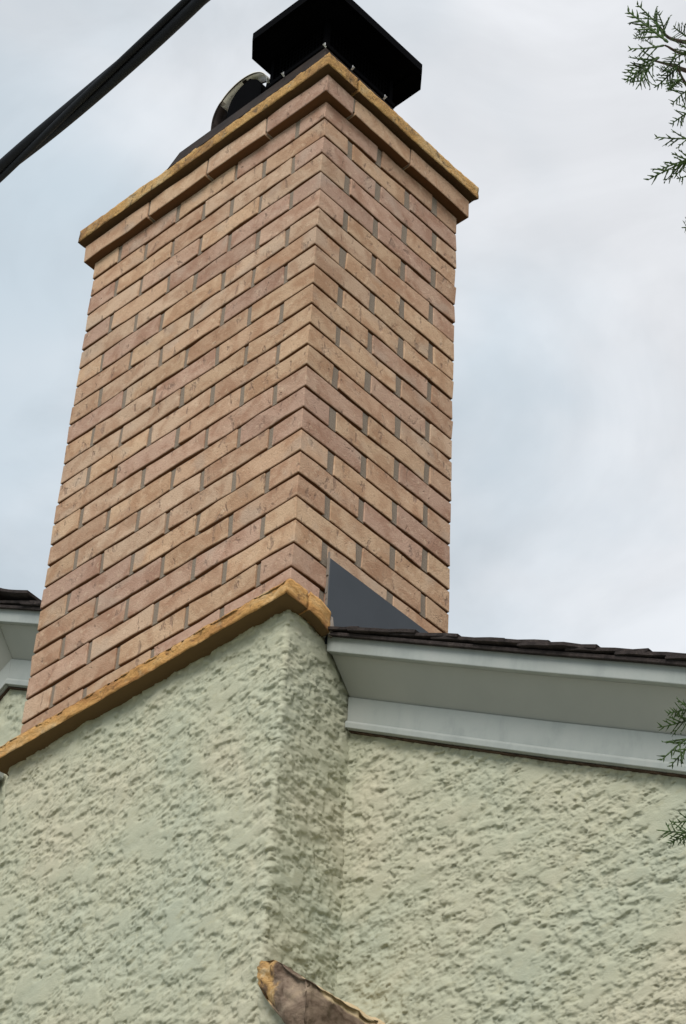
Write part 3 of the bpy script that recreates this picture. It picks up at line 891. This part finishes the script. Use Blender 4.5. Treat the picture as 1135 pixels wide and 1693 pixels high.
BR=[
[[2.2053, -1.7456, -3.3471], [2.1571, -1.6593, -3.2334], [2.127, -1.5651, -3.1174], [2.1243, -1.4621, -2.9964], [2.138, -1.3611, -2.8695]] ,
[[2.187, -1.7326, -3.363], [2.1455, -1.6451, -3.2473], [2.1086, -1.5513, -3.1339], [2.0897, -1.4472, -3.0201], [2.1257, -1.3455, -2.8843]] ,
[[2.1996, -1.7167, -3.3677], [2.149, -1.6201, -3.262], [2.1169, -1.517, -3.153], [2.1524, -1.4033, -3.0249]] ,
[[2.183, -1.6727, -3.404], [2.1671, -1.5546, -3.2988], [2.1899, -1.4306, -3.1837]] ,
[[2.1745, -1.6622, -3.415], [2.1595, -1.5451, -3.3089], [2.1845, -1.4238, -3.1908]] ,
[[1.9644, -1.4089, -3.7515], [1.9512, -1.2933, -3.6405], [1.9682, -1.1608, -3.5304]] ,
[[1.931, -1.3698, -3.8193], [1.9087, -1.2439, -3.725], [1.9224, -1.1077, -3.6191]] ,
[[2.2009, -1.734, -3.3561], [2.171, -1.6347, -3.2432], [2.2138, -1.505, -3.1227]] ,
[[2.1947, -1.687, -3.3892], [2.1455, -1.5864, -3.2861], [2.1974, -1.4843, -3.1428]] ,
[[2.1478, -1.6295, -3.4507], [2.1332, -1.5293, -3.3321], [2.1604, -1.3936, -3.2232]] ,
]
# ------------------------------------------------------------------ cedar at the right edge
tree = empty('cedar_tree', (2.57, -.89, GZ))
tag(tree, 'cedar tree whose scaly green sprays reach in from the right edge of the view', 'tree')
TR = Vector((2.57, -.89))
b = MB()
pts = [(TR.x+.02*math.sin(z*1.3), TR.y+.02*math.cos(z), z) for z in np.linspace(GZ-.05, -1.3, 24)]
b.tube(pts, [.085*(1-i/25)+.008 for i in range(24)], 12); b.build('trunk', M['bark'], tree, True)

def spray_mesh(seed, L_=.06, dense=1.0):
    """flat scale-leaf spray along +X, unit length L_, built of tapered knobbly twigs"""
    rr = random.Random(seed); b = MB()
    def twig(p, ang, ln, r0, lvl, pitch):
        n = max(3, int(ln/.0036)); pts = []; rad = []
        bend = rr.uniform(-.25, .25)
        a = ang; q = Vector(p)
        for i in range(n+1):
            pts.append(q.copy())
            kn = 1.0 + (.30 if i % 2 else -.18) + rr.uniform(-.12, .12)
            rad.append(max(.00028, r0*(1-.55*i/n)*kn) if i < n else r0*.25)
            st = ln/n
            q = q + Vector((math.cos(a)*st, math.sin(a)*st, pitch*st + rr.uniform(-.06,.06)*st)); a += bend/n
            a += rr.uniform(-.035, .035)
            if lvl > 0 and i > 0 and i < n and rr.random() < (.80 if lvl == 2 else .55)*dense:
                sgn = 1 if i % 2 else -1
                taper = (1-.80*i/n)
                ll = ln*(.50 if lvl == 2 else .34)*taper*rr.uniform(.65, 1.15)
                if ll > .0025: twig(q.copy(), a+sgn*rr.uniform(.5, .85), ll, r0*.82, lvl-1, pitch+rr.uniform(-.25, .25))
        b.tube(pts, rad, 4, False)
    bend0 = rr.uniform(-.3, .3)
    twig((0,0,0), 0, L_, .0015, 2, rr.uniform(-.1, .1))
    return b.mesh('spray', fix=False)
sprays = [spray_mesh(s, .06, d) for s, d in ((1, .9), (2, .7), (3, 1.0), (5, .8), (8, .9), (13, .65), (21, .75), (34, .9))]
for me in sprays: me.materials.append(M['leaf'])
SPR2 = [(a, [c_[k]+random.uniform(-.012,.012) for k in range(3)]) for a, c_ in SPR[3:]]
camn = Vector((-0.516, 0.522, 0.679))
def place_spray(me, a, c_, roll=None, upv=None):
    a = Vector(a); c_ = Vector(c_); x = (c_-a); L_ = x.length; x.normalize()
    n_ = upv if upv is not None else (camn + Vector((random.uniform(-.5,.5), random.uniform(-.5,.5), random.uniform(-.3,.3))))
    y = n_.cross(x).normalized(); z = x.cross(y)
    s = L_/.06
    m_ = Matrix((x, y, z)).transposed().to_4x4() @ Matrix.Diagonal((s, max(.6, s), max(.6, s), 1)); m_.translation = a
    return m_
for i, (a, c_) in enumerate(SPR+[(a, c_) for k, (a, c_) in enumerate(SPR2) if k % 4 == 1 and k != 11]):
    me = sprays[i % len(sprays)]
    o = bpy.data.objects.new('spray', me); COL.objects.link(o); o.parent = tree
    o.matrix_parent_inverse = Matrix.Translation(-tree.location)
    o.matrix_basis = place_spray(me, a, c_)
def smooth_pts(P, n=6):
    P = [Vector(p) for p in P]; out = []
    for i in range(len(P)-1):
        p0 = P[max(i-1,0)]; p1 = P[i]; p2 = P[i+1]; p3 = P[min(i+2,len(P)-1)]
        for k in range(n):
            t_ = k/n
            out.append(.5*((2*p1)+(-p0+p2)*t_+(2*p0-5*p1+4*p2-p3)*t_*t_+(-p0+3*p1-3*p2+p3)*t_**3))
    out.append(P[-1]); return out
far = []
for l in BR:
    end = Vector(l[-1]); tz = end.z - .45
    far.append(end)
    P = smooth_pts(list(l) + [(TR.x*.5+end.x*.5, TR.y*.5+end.y*.5, end.z-.12), (TR.x, TR.y, tz)])
    b = MB(); n = len(P)
    b.tube(P, [.0008 + .009*(i/n)**1.3 for i in range(n)], 6); b.build('branch', M['bark'], tree, True)
# crown beyond the right edge
fol = MB()
latv = Vector((.737, .674, 0))
camp = Vector((2.948, -2.833, -5.109))
cnt = 0
brn = MB()
lite = [spray_mesh(100+s, .06, .55) for s in range(3)]
for i in range(1500):
    z = random.uniform(-4.9, -1.2); t_ = (z+4.9)/3.7
    rad = (.62*(1-t_)+.08)*math.sqrt(random.uniform(.15, 1)); a = random.uniform(0, 2*math.pi)
    p = Vector((TR.x+rad*math.cos(a), TR.y+rad*math.sin(a), z + rad*.35))
    d = p - camp
    depth = d.dot(Vector((-.5164,.5216,.6791))); lat = d.dot(Vector((.73713,.67441,.04248)))
    if lat < .16*max(depth, .1) + .10 and depth > 0: continue
    out = Vector((math.cos(a), math.sin(a), random.uniform(-.2, .5))).normalized()
    m_ = place_spray(None, p, p + out*random.uniform(.07, .11), upv=Vector((random.uniform(-1,1), random.uniform(-1,1), .8)))
    me = random.choice(lite)
    n = len(me.vertices); co_ = np.empty(n*3); me.vertices.foreach_get('co', co_); co_ = co_.reshape(-1, 3)
    A = np.array(m_); w_ = co_ @ A[:3,:3].T + A[:3,3]
    fol_v = w_
    if cnt == 0: FV = [fol_v]; FF = []; base = 0
    else: FV.append(fol_v)
    ff = np.array([tuple(p_.vertices) for p_ in me.polygons]) if not hasattr(me, '_x') else None
    FF.append(ff + base); base += n; cnt += 1
    if i % 6 == 0: brn.tube([(TR.x, TR.y, z-.25), ((TR.x+p.x)/2, (TR.y+p.y)/2, p.z-.10), p], [.010, .006, .002], 5, False)
brn.build('branch', M['bark'], tree, True)
V_ = np.concatenate(FV); F_ = np.concatenate(FF)
me = bpy.data.meshes.new('foliage'); me.vertices.add(len(V_)); me.vertices.foreach_set('co', V_.reshape(-1).astype(np.float32))
me.loops.add(F_.size); me.loops.foreach_set('vertex_index', F_.reshape(-1).astype(np.int32))
me.polygons.add(len(F_)); me.polygons.foreach_set('loop_start', (np.arange(len(F_))*4).astype(np.int32)); me.polygons.foreach_set('loop_total', np.full(len(F_), 4, np.int32))
me.update(calc_edges=True)
o = link('foliage', me, M['leaf'], tree); o['kind'] = 'stuff'
print('foliage faces', len(F_), 'sprays', cnt, 'spray faces', [len(s.polygons) for s in sprays])
